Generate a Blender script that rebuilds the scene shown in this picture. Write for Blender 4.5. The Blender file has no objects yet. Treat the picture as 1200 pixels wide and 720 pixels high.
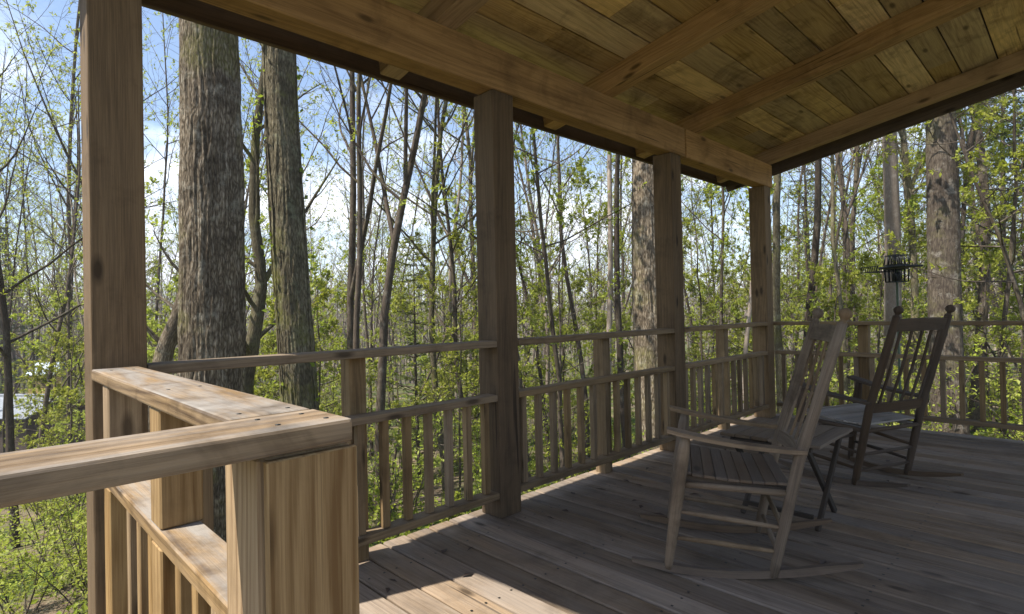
import bpy, bmesh, math, random
import numpy as np
from mathutils import Vector, Matrix, noise as mnoise

C = bpy.context.scene.collection
R = math.radians
rng = random.Random(7)

# ------------------------------------------------------------------ helpers: objects and tags
def tag(o, label=None, cat=None, group=None, kind=None):
    if label: o['label'] = label
    if cat: o['category'] = cat
    if group: o['group'] = group
    if kind: o['kind'] = kind
    return o

def empty(name, loc=(0, 0, 0), rz=0.0, label=None, cat=None, group=None):
    o = bpy.data.objects.new(name, None)
    o.empty_display_size = .1
    C.objects.link(o)
    o.location = loc
    o.rotation_euler = (0, 0, rz)
    return tag(o, label, cat, group)

class MB:
    """collects geometry for ONE mesh object; every face carries a grain uv and a per-board random pair"""
    def __init__(self):
        self.v = []; self.f = []; self.uv = []; self.rn = []; self.mi = []; self.sm = []; self.nv = 0
    def add(self, verts, faces, uvs, rn, mi=0, smooth=False):
        o = self.nv
        self.v.append(np.asarray(verts, float)); self.nv += len(verts)
        for f, u in zip(faces, uvs):
            self.f.append([i + o for i in f]); self.uv.extend(u)
            self.rn.extend([rn] * len(f)); self.mi.append(mi); self.sm.append(smooth)
    def box(self, c, s, rot=None, axis=None, bev=.003, mi=0, seg=1, taper=None):
        """c centre, s full sizes, rot a 3x3, axis of the grain (default longest)"""
        s = list(s)
        if axis is None: axis = max(range(3), key=lambda i: s[i])
        bm = bmesh.new()
        bmesh.ops.create_cube(bm, size=1)
        for v in bm.verts: v.co = Vector((v.co.x * s[0], v.co.y * s[1], v.co.z * s[2]))
        if bev > 0:
            bmesh.ops.bevel(bm, geom=list(bm.edges), offset=min(bev, min(s) * .3), segments=seg, affect='EDGES', profile=.5)
        bm.normal_update()
        rn = (rng.random(), rng.random())
        o1, o2 = [i for i in range(3) if i != axis]
        faces, uvs = [], []
        bm.verts.index_update()
        for f in bm.faces:
            n = f.normal
            d = max(range(3), key=lambda i: abs(n[i]))
            fu = []
            for lp in f.loops:
                p = lp.vert.co
                if d == axis: fu.append((p[o1] * .25, p[o2] + .3))
                elif d == o1: fu.append((p[axis], p[o2]))
                else: fu.append((p[axis], p[o1] + s[o2] * .5 + .13))
            uvs.append(fu); faces.append([v.index for v in f.verts])
        vs = [v.co.copy() for v in bm.verts]
        bm.free()
        if taper: vs = [taper(p) for p in vs]
        if rot is not None: vs = [rot @ p for p in vs]
        c = Vector(c)
        self.add([tuple(p + c) for p in vs], faces, uvs, rn, mi)
        return self
    def bar(self, a, b, w, t, up=(0, 0, 1), bev=.003, mi=0, taper=None):
        """a board from a to b, w wide (sideways), t thick (along up)"""
        a, b, up = Vector(a), Vector(b), Vector(up)
        x = (b - a).normalized(); y = up.cross(x).normalized(); z = x.cross(y)
        m = Matrix((x, y, z)).transposed()
        return self.box((a + b) / 2, ((b - a).length, w, t), m, 0, bev, mi, taper=taper)
    def tube(self, pts, rad, n=8, mi=0, cap=True, sq=(1, 1)):
        pts = np.asarray(pts, float); k = len(pts)
        rad = np.broadcast_to(np.asarray(rad, float), (k,))
        tan = np.gradient(pts, axis=0); tan /= np.linalg.norm(tan, axis=1)[:, None] + 1e-12
        ref = np.array([0, 0, 1.]) if abs(tan[:, 2]).mean() < .8 else np.array([1., 0, 0])
        sx = np.cross(ref, tan); sx /= np.linalg.norm(sx, axis=1)[:, None] + 1e-12
        sy = np.cross(tan, sx)
        an = np.arange(n) * 2 * math.pi / n
        vs = (pts[:, None] + rad[:, None, None] * (sx[:, None] * np.cos(an)[None, :, None] * sq[0] + sy[:, None] * np.sin(an)[None, :, None] * sq[1])).reshape(-1, 3)
        L = np.concatenate([[0], np.cumsum(np.linalg.norm(np.diff(pts, axis=0), axis=1))])
        rm = float(rad.max())
        faces, uvs = [], []
        for i in range(k - 1):
            for j in range(n):
                j2 = (j + 1) % n
                faces.append([i * n + j, i * n + j2, (i + 1) * n + j2, (i + 1) * n + j])
                v0, v1 = j / n * 6.283 * rm, (j + 1) / n * 6.283 * rm
                uvs.append([(L[i], v0), (L[i], v1), (L[i + 1], v1), (L[i + 1], v0)])
        if cap:
            faces += [list(range(n - 1, -1, -1)), [(k - 1) * n + j for j in range(n)]]
            uvs += [[(.01 * math.cos(a), rm * math.sin(a)) for a in an]] * 2
        self.add(vs, faces, uvs, (rng.random(), rng.random()), mi, True)
        return self
    def build(self, name, mats, parent=None, loc=None):
        me = bpy.data.meshes.new(name)
        V = np.concatenate(self.v)
        if loc is not None: V = V - np.array(loc)
        me.from_pydata(V.tolist(), [], self.f)
        uv = me.uv_layers.new(name='uv'); uv.data.foreach_set('uv', np.asarray(self.uv, np.float32).ravel())
        r = me.uv_layers.new(name='rnd'); r.data.foreach_set('uv', np.asarray(self.rn, np.float32).ravel())
        me.polygons.foreach_set('material_index', self.mi)
        me.polygons.foreach_set('use_smooth', self.sm)
        for m in (mats if isinstance(mats, (list, tuple)) else [mats]): me.materials.append(m)
        me.update()
        o = bpy.data.objects.new(name, me)
        C.objects.link(o)
        if loc is not None: o.location = loc
        if parent: o.parent = parent
        return o

# ------------------------------------------------------------------ node helpers
class NT:
    def __init__(self, name):
        self.m = bpy.data.materials.new(name); self.m.use_nodes = True
        self.t = self.m.node_tree; self.t.nodes.clear()
        self.out = self.n('ShaderNodeOutputMaterial')
    def n(self, ty, **kw):
        x = self.t.nodes.new(ty)
        for k, v in kw.items(): setattr(x, k, v)
        return x
    def l(self, a, b): self.t.links.new(a, b)
    def set(self, sock, v):
        if hasattr(v, 'is_output'): self.l(v, sock)
        else: sock.default_value = v
    def math(self, op, a, b=0.0, c=0.0, clamp=False):
        x = self.n('ShaderNodeMath', operation=op, use_clamp=clamp)
        self.set(x.inputs[0], a); self.set(x.inputs[1], b); self.set(x.inputs[2], c)
        return x.outputs[0]
    def comb(self, x, y, z=0.0):
        k = self.n('ShaderNodeCombineXYZ')
        for i, v in enumerate((x, y, z)): self.set(k.inputs[i], v)
        return k.outputs[0]
    def sep(self, v):
        k = self.n('ShaderNodeSeparateXYZ'); self.l(v, k.inputs[0]); return k.outputs
    def noise(self, vec, scale=1.0, detail=4.0, rough=.55, dist=0.0, col=False):
        x = self.n('ShaderNodeTexNoise'); self.l(vec, x.inputs['Vector'])
        x.inputs['Scale'].default_value = scale; x.inputs['Detail'].default_value = detail
        x.inputs['Roughness'].default_value = rough; x.inputs['Distortion'].default_value = dist
        return x.outputs['Color' if col else 'Fac']
    def ramp(self, f, stops):
        x = self.n('ShaderNodeValToRGB'); self.l(f, x.inputs[0]); e = x.color_ramp.elements
        while len(e) < len(stops): e.new(.5)
        for k, (p, c) in zip(e, stops):
            k.position = p; k.color = (c, c, c, 1) if isinstance(c, (int, float)) else (*c, 1)
        return x.outputs[0]
    def mix(self, f, a, b, mode='MIX'):
        x = self.n('ShaderNodeMix', data_type='RGBA', blend_type=mode)
        self.set(x.inputs[0], f)
        for s, v in ((x.inputs[6], a), (x.inputs[7], b)):
            self.set(s, v if hasattr(v, 'is_output') else (*v, 1))
        return x.outputs[2]
    def map(self, v, a, b, c, d):
        x = self.n('ShaderNodeMapRange'); self.set(x.inputs[0], v)
        for i, k in enumerate((a, b, c, d)): x.inputs[i + 1].default_value = k
        return x.outputs[0]
    def bump(self, h, strength=.4, dist=.01):
        x = self.n('ShaderNodeBump'); self.l(h, x.inputs['Height'])
        x.inputs['Strength'].default_value = strength; x.inputs['Distance'].default_value = dist
        return x.outputs[0]
    def bsdf(self, col, rough=.8, nrm=None, spec=.3, metal=0.0):
        x = self.n('ShaderNodeBsdfPrincipled')
        self.set(x.inputs['Base Color'], col if hasattr(col, 'is_output') else (*col, 1))
        self.set(x.inputs['Roughness'], rough); x.inputs['Specular IOR Level'].default_value = spec
        x.inputs['Metallic'].default_value = metal
        if nrm is not None: self.l(nrm, x.inputs['Normal'])
        return x.outputs[0]
    def done(self, sh):
        self.l(sh, self.out.inputs['Surface']); return self.m

def wood(name, a, b, grey=(.3, .28, .25), weather=.3, ring=.6, knots=.5, tone=.35, rough=.75, stain=.35, bump=.35, streak=14.0):
    """a pale wood colour, b its dark grain; grey weathering comes in blotches; all follows the board's own grain"""
    t = NT(name)
    u = t.n('ShaderNodeUVMap', uv_map='uv').outputs[0]; r = t.n('ShaderNodeUVMap', uv_map='rnd').outputs[0]
    U = t.sep(u); Q = t.sep(r)
    r1 = t.math('MULTIPLY', Q[0], 57.0); r2 = t.math('MULTIPLY', Q[1], 31.0)
    uu, vv = U[0], U[1]
    wob = t.noise(t.comb(t.math('MULTIPLY', uu, .55), t.math('MULTIPLY', vv, 5.0), r1), 1.0, 2.5, .5)
    # cathedral rings
    ph = t.math('ADD', t.math('MULTIPLY', wob, 62.0), t.math('MULTIPLY', vv, 190.0))
    rings = t.math('POWER', t.math('MULTIPLY_ADD', t.math('SINE', ph), .5, .5), 1.6)
    st = t.noise(t.comb(t.math('MULTIPLY', uu, .7), t.math('MULTIPLY', vv, streak), r2), 1.0, 5.0, .6)
    fine = t.noise(t.comb(t.math('MULTIPLY', uu, 5.0), t.math('MULTIPLY', vv, 260.0), r1), 1.0, 4.0, .7)
    g = t.math('ADD', t.math('MULTIPLY', t.math('MULTIPLY', rings, t.map(t.noise(t.comb(t.math('MULTIPLY', uu, 1.1), t.math('MULTIPLY', vv, 16.0), r2), 1.0, 3.0), .3, .7, .15, 1)), .42 * ring), t.math('ADD', t.math('MULTIPLY', t.map(st, .32, .68, 0, 1), .42), t.math('MULTIPLY', t.map(fine, .36, .64, 0, 1), .36)))
    col = t.mix(t.map(g, .18, .95, 0, 1), a, b)
    # knots
    vo = t.n('ShaderNodeTexVoronoi', voronoi_dimensions='2D', feature='F1')
    kv = t.comb(t.math('ADD', t.math('MULTIPLY', uu, 2.0), r1), t.math('ADD', t.math('MULTIPLY', vv, 6.0), r2))
    t.l(kv, vo.inputs['Vector']); vo.inputs['Scale'].default_value = 1.0
    has = t.math('GREATER_THAN', t.sep(vo.outputs['Color'])[0], 1 - knots)
    kn = t.math('MULTIPLY', t.math('SUBTRACT', 1.0, t.map(vo.outputs['Distance'], .05, .13, 0, 1)), has, clamp=True)
    col = t.mix(t.math('MULTIPLY', kn, .8), col, tuple(k * .35 for k in b))
    # drying checks: thin dark splits along the grain
    ck = t.noise(t.comb(t.math('MULTIPLY', uu, .9), t.math('MULTIPLY', vv, 42.0), r2), 1.0, 1.5, .5)
    ckm = t.math('MULTIPLY', t.map(ck, .70, .73, 0, 1), t.math('MULTIPLY', t.math('GREATER_THAN', Q[1], .35), .75))
    col = t.mix(ckm, col, tuple(k * .3 for k in b))
    # weathering blotches and dirt, in object space
    tc = t.n('ShaderNodeTexCoord').outputs['Object']
    bl = t.noise(tc, 3.4, 6.0, .65, .4)
    bl2 = t.noise(t.comb(t.math('MULTIPLY', uu, 1.6), t.math('MULTIPLY', vv, 9.0), r1), 1.0, 6.0, .65, .6)
    up_ = t.math('ABSOLUTE', t.sep(t.n('ShaderNodeNewGeometry').outputs['Normal'])[2])   # rain greys the flat tops most
    col = t.mix(t.math('MULTIPLY', t.math('MULTIPLY', t.map(bl2, .40, .62, 0, 1), weather), t.map(up_, .2, .9, .15, 1.0)), col, grey)
    col = t.mix(t.math('MULTIPLY', t.map(bl, .5, .72, 0, 1), stain), col, tuple(k * .45 for k in b))
    hv = t.n('ShaderNodeHueSaturation'); t.l(col, hv.inputs['Color'])
    t.set(hv.inputs['Value'], t.map(Q[0], 0, 1, 1 - tone, 1 + tone * .6)); t.set(hv.inputs['Saturation'], t.map(Q[1], 0, 1, .82, 1.12))
    hgt = t.math('SUBTRACT', t.math('ADD', t.math('MULTIPLY', fine, .5), t.math('MULTIPLY', st, .6)), t.math('MULTIPLY', t.math('ADD', kn, ckm), .5))
    return t.done(t.bsdf(hv.outputs[0], rough, t.bump(hgt, bump, .004), .14))

def bark(name, cols, ridge=1.0, moss=.25, scale=(3.2, 17.0), bump=.9, dist=.02):
    t = NT(name)
    u = t.sep(t.n('ShaderNodeUVMap', uv_map='uv').outputs[0])
    ob = t.n('ShaderNodeObjectInfo'); rd = t.math('MULTIPLY', ob.outputs['Random'], 40.0)
    tc = t.n('ShaderNodeTexCoord').outputs['Object']
    w = t.noise(t.comb(u[0], t.math('MULTIPLY', u[1], 2.0), rd), 2.5, 4.0)
    w2 = t.noise(t.comb(t.math('MULTIPLY', u[0], 6.0), t.math('MULTIPLY', u[1], 14.0), rd), 1.0, 3.0)
    vv = t.math('ADD', t.math('MULTIPLY', u[1], scale[1]), t.math('ADD', t.math('MULTIPLY', w, 4.0), t.math('MULTIPLY', w2, 1.6)))
    vec = t.comb(t.math('ADD', t.math('MULTIPLY', u[0], scale[0]), t.math('MULTIPLY', w2, .8)), vv, rd)
    vo = t.n('ShaderNodeTexVoronoi', feature='DISTANCE_TO_EDGE'); t.l(vec, vo.inputs['Vector']); vo.inputs['Scale'].default_value = 1.0
    pl = t.map(vo.outputs['Distance'], 0.0, .3, 0, 1)
    nz = t.noise(t.comb(t.math('MULTIPLY', u[0], 22.0), t.math('MULTIPLY', u[1], 60.0), rd), 1.0, 6.0, .7)
    fu = t.noise(t.comb(t.math('MULTIPLY', u[0], 1.5), t.math('ADD', t.math('MULTIPLY', u[1], scale[1] * .9), t.math('MULTIPLY', w, 2.0)), rd), 1.0, 3.0, .6, .3)
    fu = t.math('ABSOLUTE', t.math('MULTIPLY', t.math('SUBTRACT', fu, .5), 5.0), clamp=True)
    h = t.math('ADD', t.math('ADD', t.math('MULTIPLY', pl, .36 * ridge), t.math('MULTIPLY', fu, .28 * ridge)), t.math('MULTIPLY', nz, .6))
    col = t.ramp(h, [(.22, cols[0]), (.58, cols[1]), (1.0, cols[2])])
    big = t.noise(tc, 2.6, 6.0, .65)
    col = t.mix(t.map(big, .36, .62, .6, 0), col, cols[0])
    pat = t.noise(tc, 1.3, 6.0, .62)
    lic = t.noise(tc, 5.0, 7.0, .75)
    col = t.mix(t.math('MULTIPLY', t.map(lic, .54, .66, 0, 1), .4), col, cols[3])
    col = t.mix(t.math('MULTIPLY', t.map(pat, .52, .62, 0, 1), t.math('MULTIPLY', t.map(nz, .35, .6, 0, 1), moss)), col, (.12, .125, .02))
    hv = t.n('ShaderNodeHueSaturation'); t.l(col, hv.inputs['Color']); t.set(hv.inputs['Value'], t.map(ob.outputs['Random'], 0, 1, .75, 1.3))
    return t.done(t.bsdf(hv.outputs[0], .95, t.bump(h, bump, dist), .1))

def leafmat(name, a, b, c, trans=.45):
    t = NT(name)
    g = t.n('ShaderNodeNewGeometry').outputs['Random Per Island']
    ob = t.n('ShaderNodeObjectInfo').outputs['Random']
    tc = t.n('ShaderNodeTexCoord').outputs['Object']
    k = t.math('ADD', t.math('MULTIPLY', g, .55), t.math('MULTIPLY', t.noise(tc, .9, 2.0), .5))
    col = t.ramp(k, [(.15, a), (.5, b), (.85, c)])
    hv = t.n('ShaderNodeHueSaturation'); t.l(col, hv.inputs['Color'])
    t.set(hv.inputs['Hue'], t.map(ob, 0, 1, .485, .515)); t.set(hv.inputs['Value'], t.map(ob, 0, 1, .8, 1.2))
    d = t.bsdf(hv.outputs[0], .55, None, .3)
    tr = t.n('ShaderNodeBsdfTranslucent'); t.l(t.mix(.5, hv.outputs[0], (.34, .38, .04)), tr.inputs[0])
    m = t.n('ShaderNodeMixShader'); m.inputs[0].default_value = trans
    t.l(d, m.inputs[1]); t.l(tr.outputs[0], m.inputs[2])
    return t.done(m.outputs[0])

def plain(name, col, rough=.6, metal=0.0, var=.2):
    t = NT(name); tc = t.n('ShaderNodeTexCoord').outputs['Object']
    n = t.noise(tc, 14.0, 4.0)
    return t.done(t.bsdf(t.mix(t.map(n, .3, .7, 0, 1), tuple(k * (1 - var) for k in col), tuple(k * (1 + var) for k in col)), rough, None, .4, metal))

M = dict(
    cap=wood('weathered_cap', (.325, .22, .115), (.095, .056, .027), (.275, .25, .22), 1.0, 1.25, .3, .2, .8, .85, .7),
    newel=wood('newel_pine', (.37, .25, .125), (.165, .095, .04), (.28, .225, .15), .22, 1.3, .55, .15, .75, .4, .5, 9.0),
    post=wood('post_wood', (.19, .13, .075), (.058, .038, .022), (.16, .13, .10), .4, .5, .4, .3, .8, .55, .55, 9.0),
    rail=wood('rail_wood', (.26, .182, .10), (.09, .058, .03), (.22, .18, .125), .4, .6, .3, .2, .8, .45, .45),
    beam=wood('beam_wood', (.40, .25, .12), (.13, .072, .03), (.29, .19, .1), .3, .6, .3, .12, .8, .5, .5, 8.0),
    rafter=wood('rafter_wood', (.48, .31, .15), (.16, .092, .038), (.33, .225, .115), .3, .6, .35, .15, .8, .5, .5, 8.0),
    ceil=wood('ceiling_pine', (.70, .50, .23), (.24, .14, .055), (.46, .34, .19), .35, .8, .24, .5, .8, .75, .5, 7.0),
    eave=wood('eave_wood', (.15, .10, .06), (.055, .036, .021), (.14, .11, .085), .3, .5, .3, .2, .85, .4, .4),
    deck=wood('deck_wood', (.285, .212, .145), (.09, .064, .043), (.265, .222, .18), .5, .6, .12, .26, .85, .4, .7, 18.0),
    chair_a=wood('chair_weathered', (.25, .18, .112), (.08, .054, .034), (.23, .185, .135), .6, .5, .15, .2, .75, .7, .35),
    rocker_a=wood('rocker_worn', (.16, .115, .078), (.07, .048, .032), (.16, .135, .11), .5, .4, .1, .2, .8, .4, .35),
    seat_a=wood('seat_dark', (.15, .112, .08), (.07, .05, .036), (.15, .125, .10), .4, .4, .1, .15, .75, .3, .35),
    chair_b=wood('chair_dark', (.095, .066, .043), (.038, .026, .018), (.098, .08, .062), .35, .4, .15, .2, .7, .3, .3),
    seat_b=wood('seat_grey', (.36, .32, .275), (.16, .138, .115), (.345, .325, .30), .5, .5, .1, .2, .75, .3, .35),
    table=wood('table_wood', (.21, .155, .105), (.09, .064, .044), (.2, .17, .135), .5, .4, .1, .2, .75, .3, .3),
    dark=wood('dark_leg_wood', (.07, .055, .042), (.035, .027, .02), (.08, .07, .06), .3, .3, .1, .2, .7, .2, .3),
    bark_big=bark('bark_oak', [(.03, .022, .015), (.20, .155, .105), (.47, .395, .295), (.46, .43, .34)], 1.1, .6, (8.5, 36.0), 1.0, .014),
    bark_moss=bark('bark_mossy', [(.04, .032, .02), (.19, .16, .10), (.36, .31, .22), (.34, .35, .22)], 1.0, .95, (8.5, 36.0), 1.0, .014),
    bark=bark('bark_grey', [(.045, .034, .026), (.125, .098, .073), (.225, .185, .142), (.28, .26, .21)], .6, .2, (5.0, 26.0), .5, .01),
    bark_brown=bark('bark_brown', [(.035, .026, .02), (.13, .105, .08), (.27, .225, .175), (.42, .39, .33)], .7, .4, (6.0, 26.0), .7, .01),
    bark_pale=bark('bark_pale', [(.20, .155, .12), (.38, .315, .255), (.50, .435, .37), (.54, .50, .44)], .5, .12, (6.0, 18.0), .4, .008),
    leaf=leafmat('spring_leaf', (.19, .24, .018), (.33, .37, .045), (.46, .47, .12), .55),
    leaf_dark=leafmat('shrub_leaf', (.11, .165, .012), (.22, .285, .022), (.36, .39, .05), .5),
    needle=leafmat('needles', (.02, .045, .014), (.04, .075, .02), (.075, .115, .03), .2),
    needle_y=leafmat('young_needles', (.06, .09, .025), (.10, .14, .035), (.16, .19, .05), .3),
    metal=plain('black_metal', (.018, .02, .02), .45, .6), pole=plain('green_pole', (.10, .13, .07), .5, .3),
    roofm=plain('pale_roof', (.19, .205, .225), .6, 0, .35), yellow=plain('yellow_boards', (.52, .36, .12), .7), bluew=plain('blue_white', (.36, .44, .52), .5),
    brown=plain('dark_brown', (.06, .04, .03), .8),
)

# ------------------------------------------------------------------ camera (solved from the photograph's vanishing points)
H = 1.2
f_px, yaw, pit, rol = 656.7, .79756, .009143, -.021106
F = np.array([-math.sin(yaw) * math.cos(pit), math.cos(yaw) * math.cos(pit), math.sin(pit)])
r_ = np.array([math.cos(yaw), math.sin(yaw), 0.0]); u_ = np.cross(r_, F)
r2 = math.cos(rol) * r_ + math.sin(rol) * u_; u2 = -math.sin(rol) * r_ + math.cos(rol) * u_
cam = bpy.data.cameras.new('camera'); co = bpy.data.objects.new('camera', cam); C.objects.link(co)
co.matrix_world = Matrix(((r2[0], u2[0], -F[0], 0), (r2[1], u2[1], -F[1], 0), (r2[2], u2[2], -F[2], H), (0, 0, 0, 1)))
cam.sensor_width = 36; cam.lens = f_px / 1200 * 36; cam.clip_start = .02; cam.clip_end = 4000
bpy.context.scene.camera = co
def spot(px, depth, py=360):
    d = F + r2 * (px - 600) / f_px - u2 * (py - 360) / f_px
    return d[0] * depth, d[1] * depth

# ------------------------------------------------------------------ terrain
def sstep(a, b, x):
    x = min(1, max(0, (x - a) / (b - a))); return x * x * (3 - 2 * x)
def gz(x, y):
    a = max(0, -x - 2.0); b = max(0, y - 5.5)
    z = -1.75 - .115 * 38 * (1 - math.exp(-a / 38)) * 1.25 - .02 * min(b, 60)
    z += .35 * mnoise.noise((x * .11, y * .11, 0)) + .07 * mnoise.noise((x * .6, y * .6, 3))
    r = math.hypot(x, y)
    z += sstep(70, 330, r) * (9 + 5 * mnoise.noise((x * .006, y * .006, 7)))
    return z
def build_ground():
    rs = [0, 1.5, 3, 4.5, 6, 7.5, 9, 11, 13, 15, 18, 21, 25, 30, 36, 44, 55, 70, 90, 115, 145, 185, 240, 300, 380, 480, 620]
    n = 120; vs = [(0, 0, gz(0, 0))]; fs = []
    for r in rs[1:]:
        for j in range(n):
            a = j / n * 2 * math.pi; x, y = r * math.cos(a), r * math.sin(a); vs.append((x, y, gz(x, y)))
    for j in range(n): fs.append((0, 1 + j, 1 + (j + 1) % n))
    for i in range(len(rs) - 2):
        for j in range(n):
            p = 1 + i * n; q = p + n; k = (j + 1) % n; fs.append((p + j, q + j, q + k, p + k))
    me = bpy.data.meshes.new('ground'); me.from_pydata(vs, [], fs)
    me.polygons.foreach_set('use_smooth', [True] * len(fs))
    t = NT('forest_floor'); tc = t.n('ShaderNodeTexCoord').outputs['Object']
    n1 = t.noise(tc, .5, 6.0, .6); n2 = t.noise(tc, 9.0, 6.0, .7); n3 = t.noise(tc, 42.0, 3.0, .6)
    lit = t.ramp(n2, [(.3, (.09, .065, .04)), (.5, (.20, .15, .10)), (.7, (.34, .275, .20))])
    grn = t.ramp(n3, [(.3, (.03, .05, .012)), (.55, (.07, .105, .02)), (.75, (.12, .15, .03))])
    col = t.mix(t.map(t.math('ADD', n1, t.math('MULTIPLY', n2, .5)), .62, .85, 0, 1), lit, grn)
    me.materials.append(t.done(t.bsdf(col, .95, t.bump(t.math('ADD', n2, n3), .8, .06), .05)))
    o = bpy.data.objects.new('ground', me); C.objects.link(o); tag(o, kind='structure')
build_ground()

# ------------------------------------------------------------------ porch: deck
PF = -2.395      # inner face of posts and rails
m = MB()
y = .255
while y < 6.46:
    x = -2.62
    while x < 2.6:
        L = rng.uniform(2.4, 4.2); x2 = min(2.6, x + L)
        if 2.6 - x2 < .6: x2 = 2.6
        m.box(((x + x2) / 2, y + .0695, -.019 + rng.uniform(-.0018, .0018)), (x2 - x - .004, .1365, .038), axis=0, bev=.006)
        x = x2
    y += .1455
y = .108
while y > -1.5:
    m.box((-.1, y + .0695, -.019 + rng.uniform(-.0015, .0015)), (1.78, .1365, .038), axis=0, bev=.006); y -= .1455
m.box((-2.59, 3.36, -.15), (.04, 6.2, .215), axis=1)
m.box((0, 6.46, -.15), (5.1, .04, .215), axis=0)
m.box((-1.75, .29, -.15), (1.6, .04, .215), axis=0)
for k in range(9): m.box((-2.3 + k * .55, 3.4, -.14), (.04, 6.0, .195), axis=1)
for (px_, py_) in ((-2.45, .4), (-2.45, 3.3), (-2.45, 6.3), (0, 6.3), (-.9, -1.3), (.6, -1.3)):
    m.box((px_, py_, -1.35), (.14, .14, 2.2))
yy = .255 + .0695
while yy < 6.46:
    for k in range(9):
        for q in (-.04, .04):
            xx = -2.3 + k * .55 + rng.uniform(-.008, .008); h5 = .0052
            m.add([(xx - h5, yy + q - h5, .0026), (xx + h5, yy + q - h5, .0026), (xx + h5, yy + q + h5, .0026), (xx - h5, yy + q + h5, .0026)], [[0, 1, 2, 3]], [[(0, 0), (0, .01), (.01, .01), (.01, 0)]], (.5, .5), 1)
    yy += .1455
tag(m.build('deck', [M['deck'], M['metal']]), kind='structure')

# ------------------------------------------------------------------ porch: posts
GP = 'square posts holding up the porch roof'
posts = [(.31, 'thick square porch post nearest the viewer, cut off by the top of the picture'),
         (2.215, 'square porch post between the two wide openings, with a dark knotty face'),
         (4.225, 'square porch post beside the front rocking chair arms, in front of a broad trunk'),
         (6.175, 'square porch post at the far corner where the two railings meet')]
PW = .17
for y0, lab in posts:
    w = PW if y0 > 1 else .165
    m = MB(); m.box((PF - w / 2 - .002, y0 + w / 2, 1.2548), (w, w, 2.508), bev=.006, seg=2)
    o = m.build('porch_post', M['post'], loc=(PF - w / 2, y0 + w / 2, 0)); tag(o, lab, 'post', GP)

# ------------------------------------------------------------------ porch: roof
SL = .18
roof = empty('porch_roof', (-2.4, 3.4, 2.51), 0, 'low pitched board roof over the porch with heavy beams and rafters seen from below', 'roof')
RO = (-2.4, 3.4, 2.51)
def rz(x): return 2.762 + (x + 2.4) * SL          # rafter underside
def part(m, name, mat, parent, org): 
    o = m.build(name, mat, None, loc=org); o.location = (0, 0, 0); o.parent = parent; return o
m = MB(); m.box((-2.463, 2.39, 2.636), (.14, 4.16, .25), bev=.006, axis=1); m.box((-2.46, 5.43, 2.633), (.144, 1.90, .25), bev=.006, axis=1)
part(m, 'beam', M['beam'], roof, RO)
TOP = .145
for yc in (.36, 1.885, 3.36, 4.66, 6.315):
    m = MB(); m.bar((-2.98, yc, rz(-2.98) + TOP / 2), (3.0, yc, rz(3.0) + TOP / 2), .14 if yc < 6 else .09, TOP, bev=.006)
    part(m, 'rafter', M['rafter'], roof, RO)
m = MB(); m.bar((-3.0, 6.56, rz(-3.0) + .04), (3.0, 6.56, rz(3.0) + .04), .04, .22, bev=.004); part(m, 'barge_board', M['eave'], roof, RO)
m = MB(); m.bar((-3.0, .06, rz(-3.0) + .06), (3.0, .06, rz(3.0) + .06), .04, .18, bev=.004); part(m, 'barge_board', M['eave'], roof, RO)
m = MB(); m.box((-3.0, 3.31, rz(-3.0) + .075), (.035, 6.45, .165), axis=1, bev=.004); part(m, 'fascia', M['eave'], roof, RO)
m = MB(); x = -3.02
while x < 3.0:
    w = rng.choice((.185, .205, .235, .24)); yb = .04
    while yb < 6.58:
        ye = min(6.58, yb + rng.uniform(2.6, 4.6))
        if 6.58 - ye < .7: ye = 6.58
        xm = x + w / 2; zc = rz(xm) + TOP + .013 + rng.uniform(-.0015, .0015)
        m.bar((xm, yb + .002, zc), (xm, ye - .002, zc), w - .006, .024, up=(-SL, 0, 1), bev=.003)
        yb = ye
    x += w
part(m, 'ceiling_boards', M['ceil'], roof, RO)
m = MB(); m.bar((-3.05, 3.31, rz(-3.05) + TOP + .04), (3.05, 3.31, rz(3.05) + TOP + .04), 6.6, .02); part(m, 'roof_cover', M['brown'], roof, RO)

# ------------------------------------------------------------------ railings
GR = 'wooden railings round the porch'
def railing(org, lab, along, L, mats=None, posts_at=(), cap_w=.14, bal=None, top=1.035, inward=1, ends=(0, 0)):
    """along 'y' (inner face at x = PF) or 'x' (inner face at y); local t runs along the rail from 0 to L, s is outward"""
    root = empty('railing', org, 0, lab, 'railing', GR)
    cm, rm = mats or (M['rail'], M['rail'])
    def B(m, t0, t1, s0, s1, z0, z1, **k):
        tc, sc = (t0 + t1) / 2, (s0 + s1) / 2
        if along == 'y': m.box((-sc * inward, tc, (z0 + z1) / 2), (abs(s1 - s0), t1 - t0, z1 - z0), **k)
        else: m.box((tc, sc * inward, (z0 + z1) / 2), (t1 - t0, abs(s1 - s0), z1 - z0), **k)
        return m
    axis = 1 if along == 'y' else 0
    B(MB(), -ends[0], L + ends[1], 0, cap_w, top - .038, top, bev=.006, seg=2, axis=axis).build('handrail_cap', cm, root)
    B(MB(), 0, L, .004, .094, .682, .72, bev=.004, axis=axis).build('middle_rail', cm, root)
    B(MB(), 0, L, .004, .094, .113, .152, bev=.004, axis=axis).build('bottom_rail', rm, root)
    for p in posts_at:
        B(MB(), p - .045, p + .045, .096, .186, -.2, top - .0395, bev=.004, axis=2).build('rail_post', rm, root)
    for b in bal:
        B(MB(), b - .019, b + .019, .03, .068, .153, .681, bev=.003, axis=2).build('baluster', rm, root)
    return root
bays = [(.477, 2.213, (1.37,), 'railing section nearest the viewer, behind the near corner, below the two big trunks'),
        (2.387, 4.223, (3.40,), 'railing section between the second and third porch posts, with green brush behind'),
        (4.397, 6.173, (5.38,), 'short railing section behind the front rocking chair, running into the far corner')]
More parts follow.
